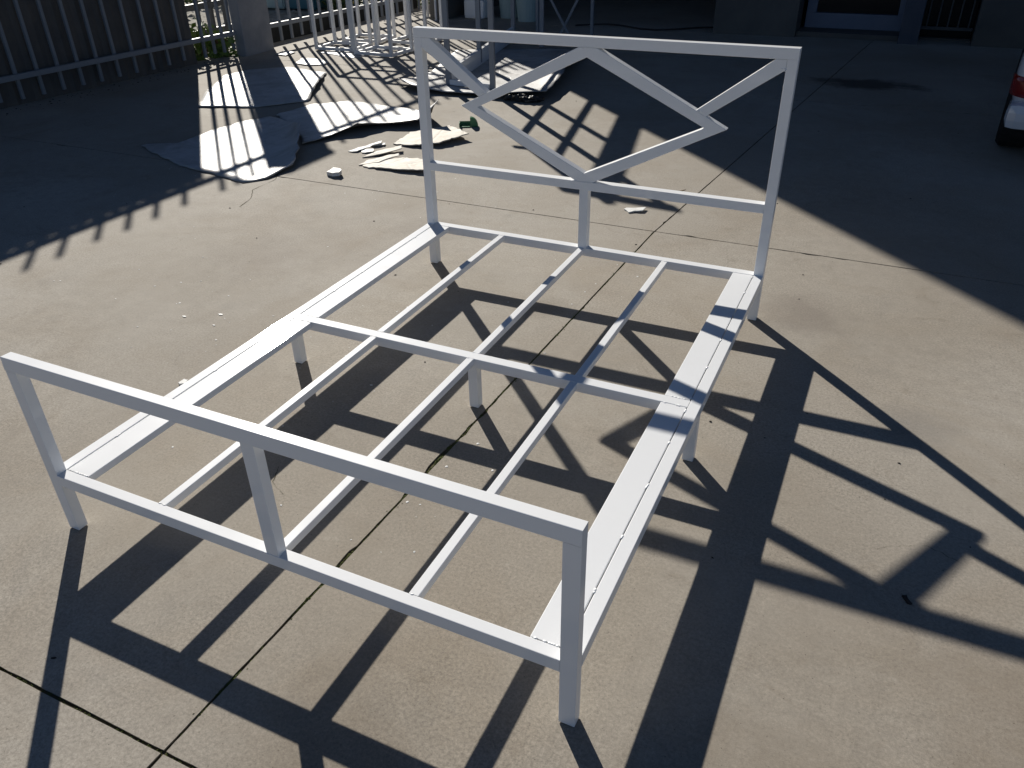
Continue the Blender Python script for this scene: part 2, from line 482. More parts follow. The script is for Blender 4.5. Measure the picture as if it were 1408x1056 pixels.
# headboard
yh0, yh1 = L - D, L - D + .036
vpost('headboard_post', 0, T, yh0, yh1, .003, Hh - .034 - e)
vpost('headboard_post', W - T, W, yh0, yh1, .003, Hh - .034 - e)
hrail('headboard_top_rail', 0, W, yh0, yh1, Hh - .034, Hh)
hrail('headboard_middle_rail', T + e, W - T - e, yh0, yh1, Z1 - .032, Z1)
hrail('headboard_lower_rail', T + e, W - T - e, yh0, yh1, Zb - .032, Zb)
vpost('headboard_centre_post', .684, .719, yh0 + .001, yh1 - .001, Zb + e, Z1 - .032 - e)
yb0, yb1 = yh0 + .0003, yh1 - .003
prism_xz('diamond_bar', [(.697, .9155), (.665, .9155), (.191, .682), (.262, .682), (.697, .884)], yb0, yb1, 'white', bed, skip=(0, 2, 4))
prism_xz('diamond_bar', [(.697, .9155), (.697, .884), (1.130, .6825), (1.205, .684), (.735, .9155)], yb0, yb1, 'white', bed, skip=(0, 2, 4))
prism_xz('diamond_bar', [(.191, .682), (.668, .4455), (.700, .4455), (.700, .477), (.262, .682)], yb0, yb1, 'white', bed, skip=(1, 2, 4))
prism_xz('diamond_bar', [(.700, .477), (.700, .4455), (.735, .4455), (1.205, .684), (1.130, .6825)], yb0, yb1, 'white', bed, skip=(0, 1, 3))
prism_xz('corner_brace_bar', [(.0345, .9155), (.0345, .880), (.268, .7205), (.304, .738), (.070, .9155)], yb0, yb1 - .001, 'white', bed, skip=(0, 2, 4))
prism_xz('corner_brace_bar', [(1.3655, .9155), (1.333, .9155), (1.095, .7385), (1.130, .7215), (1.3655, .884)], yb0, yb1 - .001, 'white', bed, skip=(0, 2, 4))
# side rails, split by the cross rail
yc0, yc1 = .917, .953
for sx in (0, 1):
    X = (lambda x: x) if sx == 0 else (lambda x: W - x)
    a, b = sorted((X(0.0), X(.0325)))
    lrail('side_rail', a, b, D + .002 + e, yh0 - e, Zb - .032, Zb)
    a, b = sorted((X(.0352), X(.107)))
    lrail('rail_plate', a, b, D + .003, yc0 - .0015, Zb - .02, Zb - .0006)
    lrail('rail_plate', a, b, yc1 + .0015, yh0 - .002, Zb - .02, Zb - .0006)
hrail('cross_rail', .0335, W - .0335, yc0, yc1, Zb - .032, Zb)
for x in (.352, .7, 1.036):
    lrail('slat', x - .0115, x + .0115, D + .001, yc0 - e, Zb - .022, Zb - .0003)
    lrail('slat', x - .0115, x + .0115, yc1 + e, yh0 - e, Zb - .022, Zb - .0003)
for x in (.0165, .703, W - .0165):
    vpost('leg', x - .0155, x + .0155, .919, .949, .003, Zb - .0325)
# weld beads along the plate seams and at joints
wb = bmesh.new()
rnd = random.Random(3)
def bead(x, y, z, dx, dy, dz):
    dx, dy, dz = dx * 1.0, dy * 1.5, dz * .55
    m = Matrix.Translation(Vector((x, y, z)) - ORG) @ Matrix.Diagonal((dx, dy, dz, 1))
    bmesh.ops.create_icosphere(wb, subdivisions=1, radius=1, matrix=m)
for sx in (0, 1):
    xw = .0339 if sx == 0 else W - .0339
    for y in (.19, .36, .55, .74, .9, .97, 1.15, 1.33, 1.52, 1.7, 1.84):
        for k in range(3): bead(xw + rnd.uniform(-.001, .001), y + rnd.uniform(-.006, .006), Zb, .003, .004, .0012)
    for k in range(12):
        xx = .04 + .062 * rnd.random(); xx = xx if sx == 0 else W - xx
        for yy in (D + .002, yc0 - .0007, yc1 + .0007):
            if rnd.random() < .6: bead(xx, yy, Zb - .0003, .005, .0022, .0012)
for x in (.352, .7, 1.036):
    for y in (D, yc0, yc1, yh0):
        for k in range(3): bead(x + rnd.uniform(-.01, .01), y, Zb, .004, .002, .001)
for (x, z) in ((.667, .445), (.735, .445), (.29, .735), (1.11, .735), (.69, .9155), (.04, .885), (1.36, .885)):
    for k in range(4): bead(x + rnd.uniform(-.008, .008), yh0, z + rnd.uniform(-.004, .004), .004, .0018, .003)
tag(obj('weld_beads', wb, 'white', bed, smooth=True), kind='stuff')
ORG = Vector((0, 0, 0))

# ------------------------------------------------------------------ boundary fence, gate bars and pillar (along x = -4.4)
fx = lambda y: -4.52 + .045 * (y - 3.0)
def fence(name, label, ya, yb, step, panel, mtl='fence'):
    global ORG
    c = (fx((ya + yb) / 2), (ya + yb) / 2, 0)
    f = thing(name, label, 'fence', c); ORG = Vector(c)
    n = int((yb - ya) / step)
    rnd = random.Random(int(ya * 10) + 3)
    for k in range(n + 1):
        y = ya + step * (k + .5)
        if y > yb - .02: break
        j = rnd.uniform(-.012, .012)
        tube('bar', (fx(y), y, .055 + rnd.uniform(-.01, .01)), (fx(y + j), y + j, 2.10 + rnd.uniform(-.01, .01)), .026, .026, mtl, f, up=(0, 1, 0), r=.004)
    for z in (.215, 1.93):
        tube('rail', (fx(ya) + .031, ya, z), (fx(yb) + .031, yb, z), .035, .04, mtl, f)
    if panel:
        bm = bmesh.new(); ny = int((yb - ya) / .04); P = []
        for i in range(ny + 1):
            y = ya + (yb - ya) * i / ny
            xo = fx(y) - .05 + .006 * math.sin(y * 60)
            P.append([bm.verts.new(Vector((xo + dx, y, z)) - ORG) for dx, z in ((0, -.045), (0, 1.955), (-.003, 1.955), (-.003, -.045))])
        for a, b in zip(P, P[1:]):
            for q in range(4): bm.faces.new((a[q], b[q], b[(q + 1) % 4], a[(q + 1) % 4]))
        bm.faces.new(P[0]); bm.faces.new(P[-1][::-1])
        bmesh.ops.recalc_face_normals(bm, faces=bm.faces[:])
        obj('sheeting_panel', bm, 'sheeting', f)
    ORG = Vector((0, 0, 0))
    return f
fence('palisade_fence', 'grey barred steel fence backed by dark sheeting at the left', .3, 5.13, .182, True)
fence('gate_leaf', 'narrow open barred fence panel between dark sheeted fence and pillar', 5.14, 5.60, .125, False)
fence('palisade_fence', 'open barred steel fence right of the pillar, behind the white table frames', 6.03, 9.4, .165, False)
pl = thing('gate_pillar', 'broad grey plastered pillar between the fence panels', 'pillar', (-4.5, 5.82, 0))
ORG = Vector((-4.5, 5.82, 0))
bm = bmesh.new(); add_box(bm, Vector((-4.40, 5.60, -.04)) - ORG, Vector((-4.28, 6.03, 2.05)) - ORG, .012)
obj('shaft', bm, 'plaster', pl)
bm = bmesh.new(); add_box(bm, Vector((-4.415, 5.585, 2.051)) - ORG, Vector((-4.265, 6.045, 2.10)) - ORG, .008)
obj('cap', bm, 'plaster', pl)
ORG = Vector((0, 0, 0))
sf = thing('mesh_gate', 'dark heavy barred gate beyond the narrow open fence panel', 'gate', (-5.35, 6.1, 0))
ORG = Vector((-5.35, 6.1, 0))
for k in range(5): tube('bar', (-5.35, 5.74 + k * .2, -.05), (-5.35, 5.74 + k * .2, .5), .035, .035, 'grille', sf, up=(0, 1, 0))
for z in (.10, .36): tube('rail', (-5.32, 5.62, z), (-5.32, 6.6, z), .04, .06, 'grille', sf)
ORG = Vector((0, 0, 0))
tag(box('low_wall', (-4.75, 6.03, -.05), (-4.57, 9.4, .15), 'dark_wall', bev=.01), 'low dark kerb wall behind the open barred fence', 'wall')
tag(box('brown_board', (-4.80, 5.02, -.04), (-4.60, 5.20, .75), 'wood', bev=.01), 'brown board standing behind the end of the sheeted fence', 'board')

# ------------------------------------------------------------------ workshop building
bl = thing('workshop_building', 'dark workshop, heightened to block sky, with open bay, glass door and barred window', 'building', (1, 10, 0))
ORG = Vector((1, 10, 0))
HB = 7.6  # upper height is out of view, raised to cut sky light in the shade
def wallbox(n, a, b, m='wall', p=None): return box(n, a, b, m, p or bl)
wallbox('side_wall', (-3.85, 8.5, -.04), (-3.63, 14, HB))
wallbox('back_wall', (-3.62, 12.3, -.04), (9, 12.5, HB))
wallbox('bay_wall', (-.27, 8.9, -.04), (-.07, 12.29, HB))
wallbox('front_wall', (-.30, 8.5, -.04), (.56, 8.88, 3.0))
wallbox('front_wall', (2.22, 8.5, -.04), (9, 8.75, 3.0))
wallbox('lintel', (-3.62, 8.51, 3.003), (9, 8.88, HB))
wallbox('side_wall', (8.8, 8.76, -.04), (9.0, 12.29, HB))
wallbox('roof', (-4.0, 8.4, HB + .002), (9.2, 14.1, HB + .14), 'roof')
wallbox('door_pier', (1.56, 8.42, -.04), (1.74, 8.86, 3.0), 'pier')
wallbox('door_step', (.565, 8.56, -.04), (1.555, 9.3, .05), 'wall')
wallbox('window_wall', (1.745, 8.76, -.04), (2.215, 8.9, .02))
dr = box('door', (.70, 8.93, .20), (1.50, 8.95, 2.2), 'glass', bl)
for a, b in (((.60, 8.88, .052), (1.555, 8.97, .198)), ((.60, 8.885, .199), (.698, 8.965, 2.2)), ((1.502, 8.885, .199), (1.555, 8.965, 2.2)), ((.60, 8.88, 2.201), (1.555, 8.97, 2.3))):
    box('door_frame', a, b, 'door_frame', dr)
gr = box('window', (1.746, 8.84, .02), (2.214, 8.86, 2.0), 'glass', bl)
for k in range(5):
    x = 1.79 + k * .095
    tube('grille_bar', (x, 8.79, .10), (x, 8.79, 2.0), .014, .014, 'grille', gr, up=(0, 1, 0))
tube('grille_rail', (1.745, 8.775, .11), (2.215, 8.775, .11), .014, .03, 'grille', gr)
tube('grille_rail', (1.745, 8.775, 1.6), (2.215, 8.775, 1.6), .014, .03, 'grille', gr)
ORG = Vector((0, 0, 0))

# ------------------------------------------------------------------ white table frames by the fence
def table_frame(w, d, h, t=.029):
    r = bpy.data.objects.new('table_frame', None); col.objects.link(r); r.empty_display_size = .1
    for sx in (-1, 1):
        for sy in (-1, 1):
            tube('upright', (sx * (w - t) / 2, sy * (d - t) / 2, t + .0005), (sx * (w - t) / 2, sy * (d - t) / 2, h - t - .0005), t, t, 'white_dull', r, up=(0, 1, 0))
    for z, n in ((t / 2 + .002, 'base_rail'), (h - t / 2, 'top_rail')):
        for s in (-1, 1):
            tube(n, (-w / 2, s * (d - t) / 2, z), (w / 2, s * (d - t) / 2, z), t, t, 'white_dull', r)
            tube(n, (s * (w - t) / 2, -d / 2 + t + .0005, z), (s * (w - t) / 2, d / 2 - t - .0005, z), t, t, 'white_dull', r)
    return r
tf = table_frame(.46, .38, .76)
spots = [(-3.62, 6.33, .06, 'white square tube table frame nearest the pillar'),
         (-3.06, 6.22, -.05, 'white square tube table frame nearest the headboard post'),
         (-3.66, 6.86, .08, 'white square tube table frame behind the one nearest the pillar'),
         (-3.10, 6.92, .02, 'white square tube table frame farthest back, close to the fence')]
for i, (x, y, a, lb) in enumerate(spots):
    o = tf if i == 0 else copy_tree(tf)
    o.location = (x, y, .006); o.rotation_euler = (0, 0, a)
    tag(o, lb, 'table frame', 'white table frames standing by the fence')

# ------------------------------------------------------------------ steel rack on the sheet
U = Vector((-.21, .978, 0)).normalized()
P1 = Vector((-1.66, 5.03, 0)); P2 = Vector((-1.235, 4.98, 0))
rk = thing('steel_rack', 'grey steel rack of posts and long rails standing on the white sheet', 'rack', P1)
ORG = P1.copy()
ZR = .03
def rp(name, p, h, w=.04): return tube(name, (p.x, p.y, ZR), (p.x, p.y, h), w, w, 'grey_steel', rk, up=U)
for p in (P1, P2, P1 + U * .97, P1 + U * 2.35, P2 + U * 2.0): rp('post', p, 1.45)
v3 = lambda p, z: Vector((p.x, p.y, z))
tube('base_rail', v3(P1 + U * .021, .075), v3(P1 + U * 2.33, .075), .035, .13, 'white', rk)
tube('rail', v3(P1 + U * .02, .87), v3(P1 + U * 2.33, .87), .03, .04, 'grey_steel', rk)
tube('rail', v3(P1 + U * .02, 1.17), v3(P1 + U * 2.33, 1.17), .03, .04, 'grey_steel', rk)
bq = P1.lerp(P2, .08)
tube('top_beam', v3(bq, 1.47), v3(bq + U * 2.4, 1.47), .05, .15, 'grey_steel', rk)
tube('cross_bar', v3(P1 + (P1 - P2) * .42, 1.46), v3(P1 - (P1 - P2) * 1.12, 1.46), .04, .05, 'grey_steel', rk)
tube('cross_bar', v3(P1 + (P2 - P1) * .05, .05), v3(P1 + (P2 - P1) * .95, .05), .04, .04, 'white', rk)
tube('hook_bar', v3(P1 + Vector((-.16, .05, 0)), 1.02), v3(P1 + Vector((.0, .02, 0)), 1.0), .025, .03, 'grey_steel', rk)
ORG = Vector((0, 0, 0))
# thin white rod leaning on the rack
tag(tube('steel_rod', (-2.02, 6.02, .33), (-1.72, 6.95, .345), .014, .014, 'white_dull', rk), None)
# braced frame in the shade behind
bf = thing('braced_frame', 'thin grey steel frame with crossed braces in the shade behind the rack', 'frame', (-1.7, 7.6, 0))
ORG = Vector((-1.7, 7.6, 0))
tube('upright', (-1.99, 7.6, 0), (-2.0, 7.6, 1.3), .03, .03, 'grey_steel', bf, up=(0, 1, 0))
tube('upright', (-1.37, 7.6, 0), (-1.38, 7.6, 1.3), .03, .03, 'grey_steel', bf, up=(0, 1, 0))
tube('brace', (-1.60, 7.58, .02), (-1.98, 7.58, .62), .025, .012, 'grey_steel', bf, up=(0, 1, 0))
tube('brace', (-1.74, 7.602, .02), (-1.39, 7.602, .66), .025, .012, 'grey_steel', bf, up=(0, 1, 0))
tube('rail', (-1.98, 7.6, 1.28), (-1.40, 7.6, 1.28), .03, .03, 'grey_steel', bf)
ORG = Vector((0, 0, 0))

# ------------------------------------------------------------------ sheets on the ground
sheet('painted_sheet', 'large white sheet with curled corner lying across the fence shadow', 
      [(-2.683, 2.754), (-2.097, 2.516), (-1.537, 2.417)],
      [(-1.537, 2.417), (-1.46, 2.52), (-1.45, 2.76, .02), (-1.62, 3.05, .08), (-1.80, 3.28, .11), (-2.16, 3.6, .01)],
      [(-2.68, 2.80), (-2.506, 2.898), (-2.524, 3.162), (-2.499, 3.443), (-2.40, 3.70), (-2.16, 3.60, .01)],
      [(-2.683, 2.754), (-2.68, 2.80)], seed=1, nu=52, nv=22, curl=9)
sheet('painted_sheet', 'white sheet with slanted far edge beside the pillar shadow',
      [(-3.136, 3.735), (-2.705, 3.875), (-2.452, 4.202)], [(-2.452, 4.202), (-2.7, 4.66, .04), (-2.996, 5.176)],
      [(-3.80, 4.75), (-3.747, 5.044), (-3.482, 5.287), (-2.996, 5.176)], [(-3.136, 3.735), (-3.451, 4.154), (-3.80, 4.75)], seed=2)
sheet('painted_sheet', 'white sheet with upturned end behind the left headboard post',
      [(-1.70, 3.17, .01), (-1.621, 3.371, .02), (-1.543, 3.56, .06), (-1.446, 3.73, .03), (-1.22, 3.836, .05)],
      [(-1.22, 3.836, .05), (-1.12, 3.93, .17), (-1.2, 4.03, .13), (-1.30, 4.12, .02), (-1.486, 4.222, .01)],
      [(-2.353, 4.136), (-2.156, 4.314), (-1.93, 4.297), (-1.486, 4.222, .01)],
      [(-1.70, 3.17, .01), (-1.84, 3.32), (-2.16, 3.58), (-2.40, 3.76), (-2.353, 4.136)], seed=3, nu=44, curl=7)
sheet('painted_sheet', 'wide white sheet under the grey steel rack, its front edge rolled',
      [(-2.113, 4.951, .05), (-1.873, 4.777, .05), (-1.571, 4.778, .02), (-1.331, 4.80, .02), (-1.01, 4.803, .05), (-.738, 4.906, .06)],
      [(-.738, 4.906, .06), (-.80, 5.314, .08), (-.93, 5.79, .09), (-1.087, 6.647, .05), (-1.2, 6.95)],
      [(-2.45, 6.6), (-1.938, 6.853), (-1.6, 7.0), (-1.2, 6.95)],
      [(-2.113, 4.951, .05), (-2.051, 5.129), (-2.1, 5.5), (-2.3, 6.1), (-2.45, 6.6)], seed=4, nu=40, nv=30, z0=.005)
sheet('painted_sheet', 'small white scrap sheet near the pillar foot, longer one',
      [(-3.565, 5.446), (-3.363, 5.404), (-3.252, 5.50)], [(-3.252, 5.50), (-3.3, 5.62)], [(-3.671, 5.70), (-3.471, 5.717), (-3.3, 5.62)], [(-3.565, 5.446), (-3.671, 5.70)], seed=6, nu=12, nv=8)
sheet('painted_sheet', 'small white scrap sheet right at the pillar foot',
      [(-4.05, 5.76), (-3.903, 5.74)], [(-3.903, 5.74), (-3.95, 5.95)], [(-4.12, 5.98), (-3.95, 5.95)], [(-4.05, 5.76), (-4.12, 5.98)], seed=7, nu=10, nv=8)
sheet('painted_sheet', 'white sheet laid under the table frames by the fence',
      [(-3.70, 6.02), (-3.2, 5.88)], [(-3.2, 5.88), (-3.1, 6.45)], [(-3.62, 6.5), (-3.1, 6.45)], [(-3.70, 6.02), (-3.62, 6.5)], seed=8, nu=12, nv=10, z0=.001, wav=.003)
# rolled dark strip along the front of the rack sheet
rb = bmesh.new(); RG = []
for k in range(26):
    u_ = k / 25; c = Vector((-1.03 + .30 * u_, 4.765 + .05 * u_ + .015 * math.sin(u_ * 7), .026))
    ring = []
    for q in range(12):
        a_ = 2 * math.pi * q / 12; d = Vector((0, math.cos(a_), math.sin(a_)))
        rr = (.012 + .014 * math.sin(math.pi * min(1, max(0, u_ * .98 + .01)))) * (1 + .9 * noise.noise(Vector((u_ * 9, math.cos(a_) * 1.6, math.sin(a_) * 1.6))))
        p_ = c + d * rr; p_.z = max(.004, p_.z); ring.append(rb.verts.new(p_))
    RG.append(ring)
for A, B in zip(RG, RG[1:]):
    for q in range(12): rb.faces.new((A[q], A[(q + 1) % 12], B[(q + 1) % 12], B[q]))
rb.faces.new(RG[0]); rb.faces.new(RG[-1][::-1]); bmesh.ops.recalc_face_normals(rb, faces=rb.faces[:])
tag(obj('plastic_roll', rb, 'cable'), 'crumpled dark plastic roll at the front of the rack sheet', 'plastic roll')

# ------------------------------------------------------------------ cardboard scraps and litter
flat_piece('cardboard_piece', 'large torn pale cardboard piece behind the left headboard post', [(-1.172, 3.409), (-1.197, 3.664), (-1.01, 3.857), (-.779, 3.694), (-.872, 3.474), (-1.032, 3.393)], 'card', .007, 'cardboard', .06, 1)
flat_piece('cardboard_piece', 'pale cardboard piece beside the left headboard post, nearest the camera', [(-1.087, 2.923), (-1.068, 3.073), (-.903, 3.139), (-.778, 3.125), (-.67, 2.941), (-.848, 2.928)], 'card', .006, 'cardboard', .05, 2)
flat_piece('cardboard_strip', 'long pale cardboard strip just behind the nearest cardboard piece', [(-1.116, 2.942), (-1.114, 3.05), (-.993, 3.19), (-.965, 3.15), (-1.03, 3.02)], 'card', .005, 'cardboard', .08, 3)
flat_piece('cardboard_strip', 'pale cardboard strip with tapered ends, middle of the scrap pile', [(-1.186, 3.091), (-1.169, 3.22), (-1.066, 3.33), (-1.03, 3.28), (-1.094, 3.178)], 'card', .005, 'cardboard', .08, 4)
flat_piece('cardboard_strip', 'narrow white cardboard sliver at the left of the scrap pile', [(-1.352, 3.16), (-1.311, 3.27), (-1.25, 3.40), (-1.235, 3.36), (-1.291, 3.167)], 'fleck', .004, 'cardboard', .07, 5)
flat_piece('cardboard_piece', 'small white square scrap lying in the scrap pile', [(-1.256, 3.164), (-1.286, 3.239), (-1.216, 3.249), (-1.184, 3.193)], 'fleck', .004, 'cardboard', .09, 6)
flat_piece('cardboard_piece', 'small white scrap at the back of the scrap pile', [(-1.30, 3.31), (-1.31, 3.37), (-1.22, 3.40), (-1.21, 3.35)], 'fleck', .004, 'cardboard', .05, 16)
flat_piece('paper_scrap', 'crumpled white scrap lying on the slab joint', [(-1.179, 2.72), (-1.189, 2.79), (-1.113, 2.776), (-1.088, 2.713), (-1.13, 2.70)], 'fleck', .022, 'scrap', .10, 7)
flat_piece('paper_scrap', 'thin white offcut on the concrete behind the headboard centre', [(.57, 2.814), (.581, 2.841), (.668, 2.866), (.674, 2.823), (.607, 2.784)], 'fleck', .005, 'offcut', .05, 8)
flat_piece('dry_leaf', 'small dark curled leaf behind the headboard', [(.70, 3.13), (.72, 3.16), (.79, 3.17), (.77, 3.14)], 'dry', .004, 'leaf', .2, 9)
flat_piece('paint_chip', 'pale chip on the concrete left of the footboard', [(-.265, .645), (-.262, .667), (-.238, .665), (-.232, .645), (-.25, .638)], 'fleck', .008, 'chip', .2, 10)
flat_piece('dry_leaf', 'dark twisted leaf near the diamond shadow at right', [(1.958, .622), (1.967, .626), (1.98, .604), (1.973, .601)], 'speck', .004, 'leaf', .1, 11)
# green dustpan
dp = thing('green_dustpan', 'small green plastic scoop lying beyond the cardboard pieces', 'scoop', (-.95, 3.98, 0), .45); dp.scale = (.62, .62, .62)
bm = bmesh.new(); add_box(bm, (-.07, -.05, .004), (.05, .05, .012), .002); add_box(bm, (-.07, -.05, .012), (-.062, .05, .05)); add_box(bm, (-.07, .042, .012), (.05, .05, .05))
obj('pan', bm, 'green', dp)
bm = bmesh.new(); n = 14
pf = [(0, 0)] + [(.085 * math.cos(math.pi * k / (2 * n)) , .10 * math.sin(math.pi * k / (2 * n))) for k in range(n + 1)]
A = [bm.verts.new((.052 + p[0], -.03, .004 + p[1])) for p in pf]; B = [bm.verts.new((.052 + p[0], .03, .004 + p[1])) for p in pf]
bm.faces.new(A); bm.faces.new(B[::-1])
for i in range(len(pf)): bm.faces.new((A[i], B[i], B[(i + 1) % len(pf)], A[(i + 1) % len(pf)]))
bmesh.ops.recalc_face_normals(bm, faces=bm.faces[:]); obj('side_wing', bm, 'green', dp)

# grit, flecks and pebbles scattered on the concrete
def scatter(name, m, n, area, smin, smax, seed, flat=.5, label=None, dens=None):
    r = random.Random(seed); v, f = [], []
    k = 0
    while k < n:
        x, y = r.uniform(*area[0]), r.uniform(*area[1])
        if dens and not dens(x, y, r): continue
        k += 1
        s = smin + (smax - smin) * r.random() ** 3; b = len(v); m_ = r.choice((4, 5, 6)); a0 = r.random() * 6; asp = r.uniform(.5, 1)
        ca, sa = math.cos(a0), math.sin(a0)
        for q in range(m_):
            a = 2 * math.pi * q / m_; rr = s * r.uniform(.7, 1.2)
            px, py = rr * math.cos(a), rr * asp * math.sin(a)
            v.append((x + px * ca - py * sa, y + px * sa + py * ca, .0008))
        v.append((x, y, .001 + s * flat))
        for q in range(m_): f.append((b + q, b + (q + 1) % m_, b + m_))
    o = obj(name, (v, f), m); return tag(o, label, kind='stuff')
scatter('dark_grit', 'speck', 260, ((-3.4, 3.2), (-1.2, 5.0)), 00.001, .007, 21, .5, 'dark grit scattered over the concrete')
scatter('paint_flecks', 'fleck', 330, ((-2.2, .9), (.2, 3.2)), .0012, .006, 22, .15, 'white paint flecks scattered over the concrete',
        lambda x, y, r: r.random() < .12 + max(0, noise.noise(Vector((x * 1.3, y * 1.3, 2)))) * 1.5)
for k, (x, y, s) in enumerate(((-.62, 1.03, .010), (-.50, 1.10, .011), (-.46, 1.02, .006), (.02, .53, .010), (.33, .9, .006))):
    flat_piece('paint_drip', ['pale paint drip ring left of the bed, left of a pair', 'pale paint drip ring left of the bed, right of a pair', 'tiny white paint dot left of the bed', 'pale paint mark seen through the foot end of the bed', 'white speck in the bed shadow'][k],
               [(x - s, y), (x - s * .4, y + s * .6), (x + s * .6, y + s * .5), (x + s, y - s * .1), (x, y - s * .5)], 'fleck', .001, 'paint mark', 0, 30 + k)

# ------------------------------------------------------------------ things in the bay
def rounded_box(name, a, b, m, parent, bev=.03): return box(name, a, b, m, parent, bev)
jb = thing('plastic_drum', 'pale square plastic drum in the dark bay by the corner', 'drum', (-3.32, 8.8, 0))
ORG = Vector((-3.32, 8.8, 0))
rounded_box('body', (-3.46, 8.66, .0), (-3.18, 8.94, .22), 'white_dull', jb, .04)
rounded_box('lid', (-3.40, 8.72, .2205), (-3.24, 8.88, .25), 'grey_steel', jb, .01)
tube('handle', (-3.38, 8.8, .27), (-3.26, 8.8, .27), .02, .02, 'grey_steel', jb)
ORG = Vector((0, 0, 0))
def bucket(name, lab, loc, r=.14, h=.30):
    t = thing(name, lab, 'bucket', loc); bm = bmesh.new(); n = 24; rings = []
    for rr, z in ((r * .82, 0), (r, h), (r + .008, h), (r + .008, h + .012), (r - .006, h + .012), (r * .8, .01)):
        rings.append([bm.verts.new((rr * math.cos(2 * math.pi * k / n), rr * math.sin(2 * math.pi * k / n), z)) for k in range(n)])
    for A, B in zip(rings, rings[1:]):
        for k in range(n): bm.faces.new((A[k], A[(k + 1) % n], B[(k + 1) % n], B[k]))
    bm.faces.new(rings[0][::-1]); bm.faces.new(rings[-1])
    obj('pail', bm, 'pale_teal', t, smooth=False)
    bm = bmesh.new(); m = 12
    for k in range(m):
        a, b = math.pi * k / m, math.pi * (k + 1) / m
        add_tube(bm, ((r + .01) * math.cos(a), .02 + .1 * math.sin(a), h - .02 - .08 * math.sin(a)), ((r + .01) * math.cos(b), .02 + .1 * math.sin(b), h - .02 - .08 * math.sin(b)), .006, .006, r=.002)
    obj('handle', bm, 'grey_steel', t)
    return t
bucket('paint_bucket', 'pale bucket in the dark bay, left of two', (-2.95, 8.95, 0), .15, .34)
bucket('paint_bucket', 'pale bucket in the dark bay, right of two', (-2.62, 8.75, 0), .15, .34)
cb = bmesh.new(); pts = [Vector((-1.9 + .16 * k, 8.5 + .16 * math.sin(k * .8) + .02 * k, .012)) for k in range(11)]
for a, b in zip(pts, pts[1:]): add_tube(cb, a, b, .016, .016, r=.006)
tag(obj('electric_cable', cb, 'cable'), 'black cable snaking over the shaded floor of the bay', 'cable')

# ------------------------------------------------------------------ beyond the fence
def bin_(name, lab, loc, w, d, h, m, lidm):
    t = thing(name, lab, 'bin', loc, random.uniform(-.1, .1)); bm = bmesh.new()
    lo = [(-w * .42, -d * .42), (w * .42, -d * .42), (w * .42, d * .42), (-w * .42, d * .42)]; hi = [(-w / 2, -d / 2), (w / 2, -d / 2), (w / 2, d / 2), (-w / 2, d / 2)]
    A = [bm.verts.new((x, y, 0.02)) for x, y in lo]; B = [bm.verts.new((x, y, h)) for x, y in hi]
    for k in range(4): bm.faces.new((A[k], A[(k + 1) % 4], B[(k + 1) % 4], B[k]))
    bm.faces.new(A[::-1]); bm.faces.new(B)
    bmesh.ops.bevel(bm, geom=bm.edges[:], offset=.02, segments=2, affect='EDGES')
    obj('body', bm, m, t); box('lid', (-w * .53, -d * .53, h + .003), (w * .53, d * .53, h + .05), lidm, t, .015)
    for s in (-1, 1):
        bm = bmesh.new(); bmesh.ops.create_cone(bm, cap_ends=True, segments=16, radius1=.09, radius2=.09, depth=.05, matrix=Matrix.Translation((s * w * .45, d * .45, .07)) @ Matrix.Rotation(math.pi / 2, 4, 'Y'))
        obj('wheel', bm, 'tyre', t)
    return t
bin_('wheelie_bin', 'pale teal bin beyond the fence just right of the pillar', (-6.75, 9.2, -.05), .58, .6, 1.0, 'pale_teal', 'teal')
bin_('wheelie_bin', 'dark teal bin beyond the fence behind the table frames', (-6.25, 9.25, -.05), .6, .6, 1.0, 'teal', 'teal')
tag(box('yellow_crate', (-6.0, 9.3, -.05), (-5.68, 9.62, .32), 'yellow', bev=.02), 'yellow crate beyond the fence beside the dark teal bin', 'crate')

def leaf_cloud(n, rx, ry, rz, size, seed, z0=0):
    r = random.Random(seed); v, f = [], []
    for k in range(n):
        while True:
            p = Vector((r.uniform(-1, 1), r.uniform(-1, 1), r.uniform(0, 1)))
            if p.x * p.x + p.y * p.y + (p.z * .9) ** 2 < 1 and noise.noise(Vector((p.x * 2.2, p.y * 2.2, p.z * 2.2 + seed))) > -.15: break
        c = Vector((p.x * rx, p.y * ry, z0 + p.z * rz))
        d = Vector((r.gauss(0, 1), r.gauss(0, 1), r.gauss(.4, .7))).normalized(); w = d.orthogonal().normalized(); w.rotate(Matrix.Rotation(r.random() * 6.3, 3, d))
        s = size * r.uniform(.6, 1.3); b = len(v)
        v += [c, c + d * s * .5 + w * s * .28, c + d * s, c + d * s * .5 - w * s * .28]
        f.append((b, b + 1, b + 2, b + 3))
    return v, f
def shrub(name, lab, loc, rx, ry, rz, n, size, m, seed, cat='shrub', group=None):
    t = thing(name, lab, cat, loc, 0, group)
    obj('foliage', leaf_cloud(n, rx, ry, rz, size, seed), m, t)
    bm = bmesh.new(); r = random.Random(seed)
    for k in range(6):
        a = r.random() * 6.3
        add_tube(bm, (0, 0, 0), (rx * .6 * math.cos(a), ry * .6 * math.sin(a), rz * .75), .012, .012, r=.004)
    obj('stems', bm, 'dry', t)
    return t
shrub('weed_clump', 'bright green weeds at the foot of the fence left of the pillar', (-4.66, 5.40, -.05), .15, .27, .34, 300, .10, 'leaf', 41, 'weeds')
shrub('weed_clump', 'low green weeds against the left side of the pillar', (-4.5, 5.53, -.05), .11, .1, .28, 140, .08, 'leaf', 42, 'weeds')
shrub('leafy_shrub', 'leafy green shrub beyond the fence behind the table frames', (-5.35, 9.15, -.05), .5, .45, .7, 900, .09, 'leaf_dark', 43)
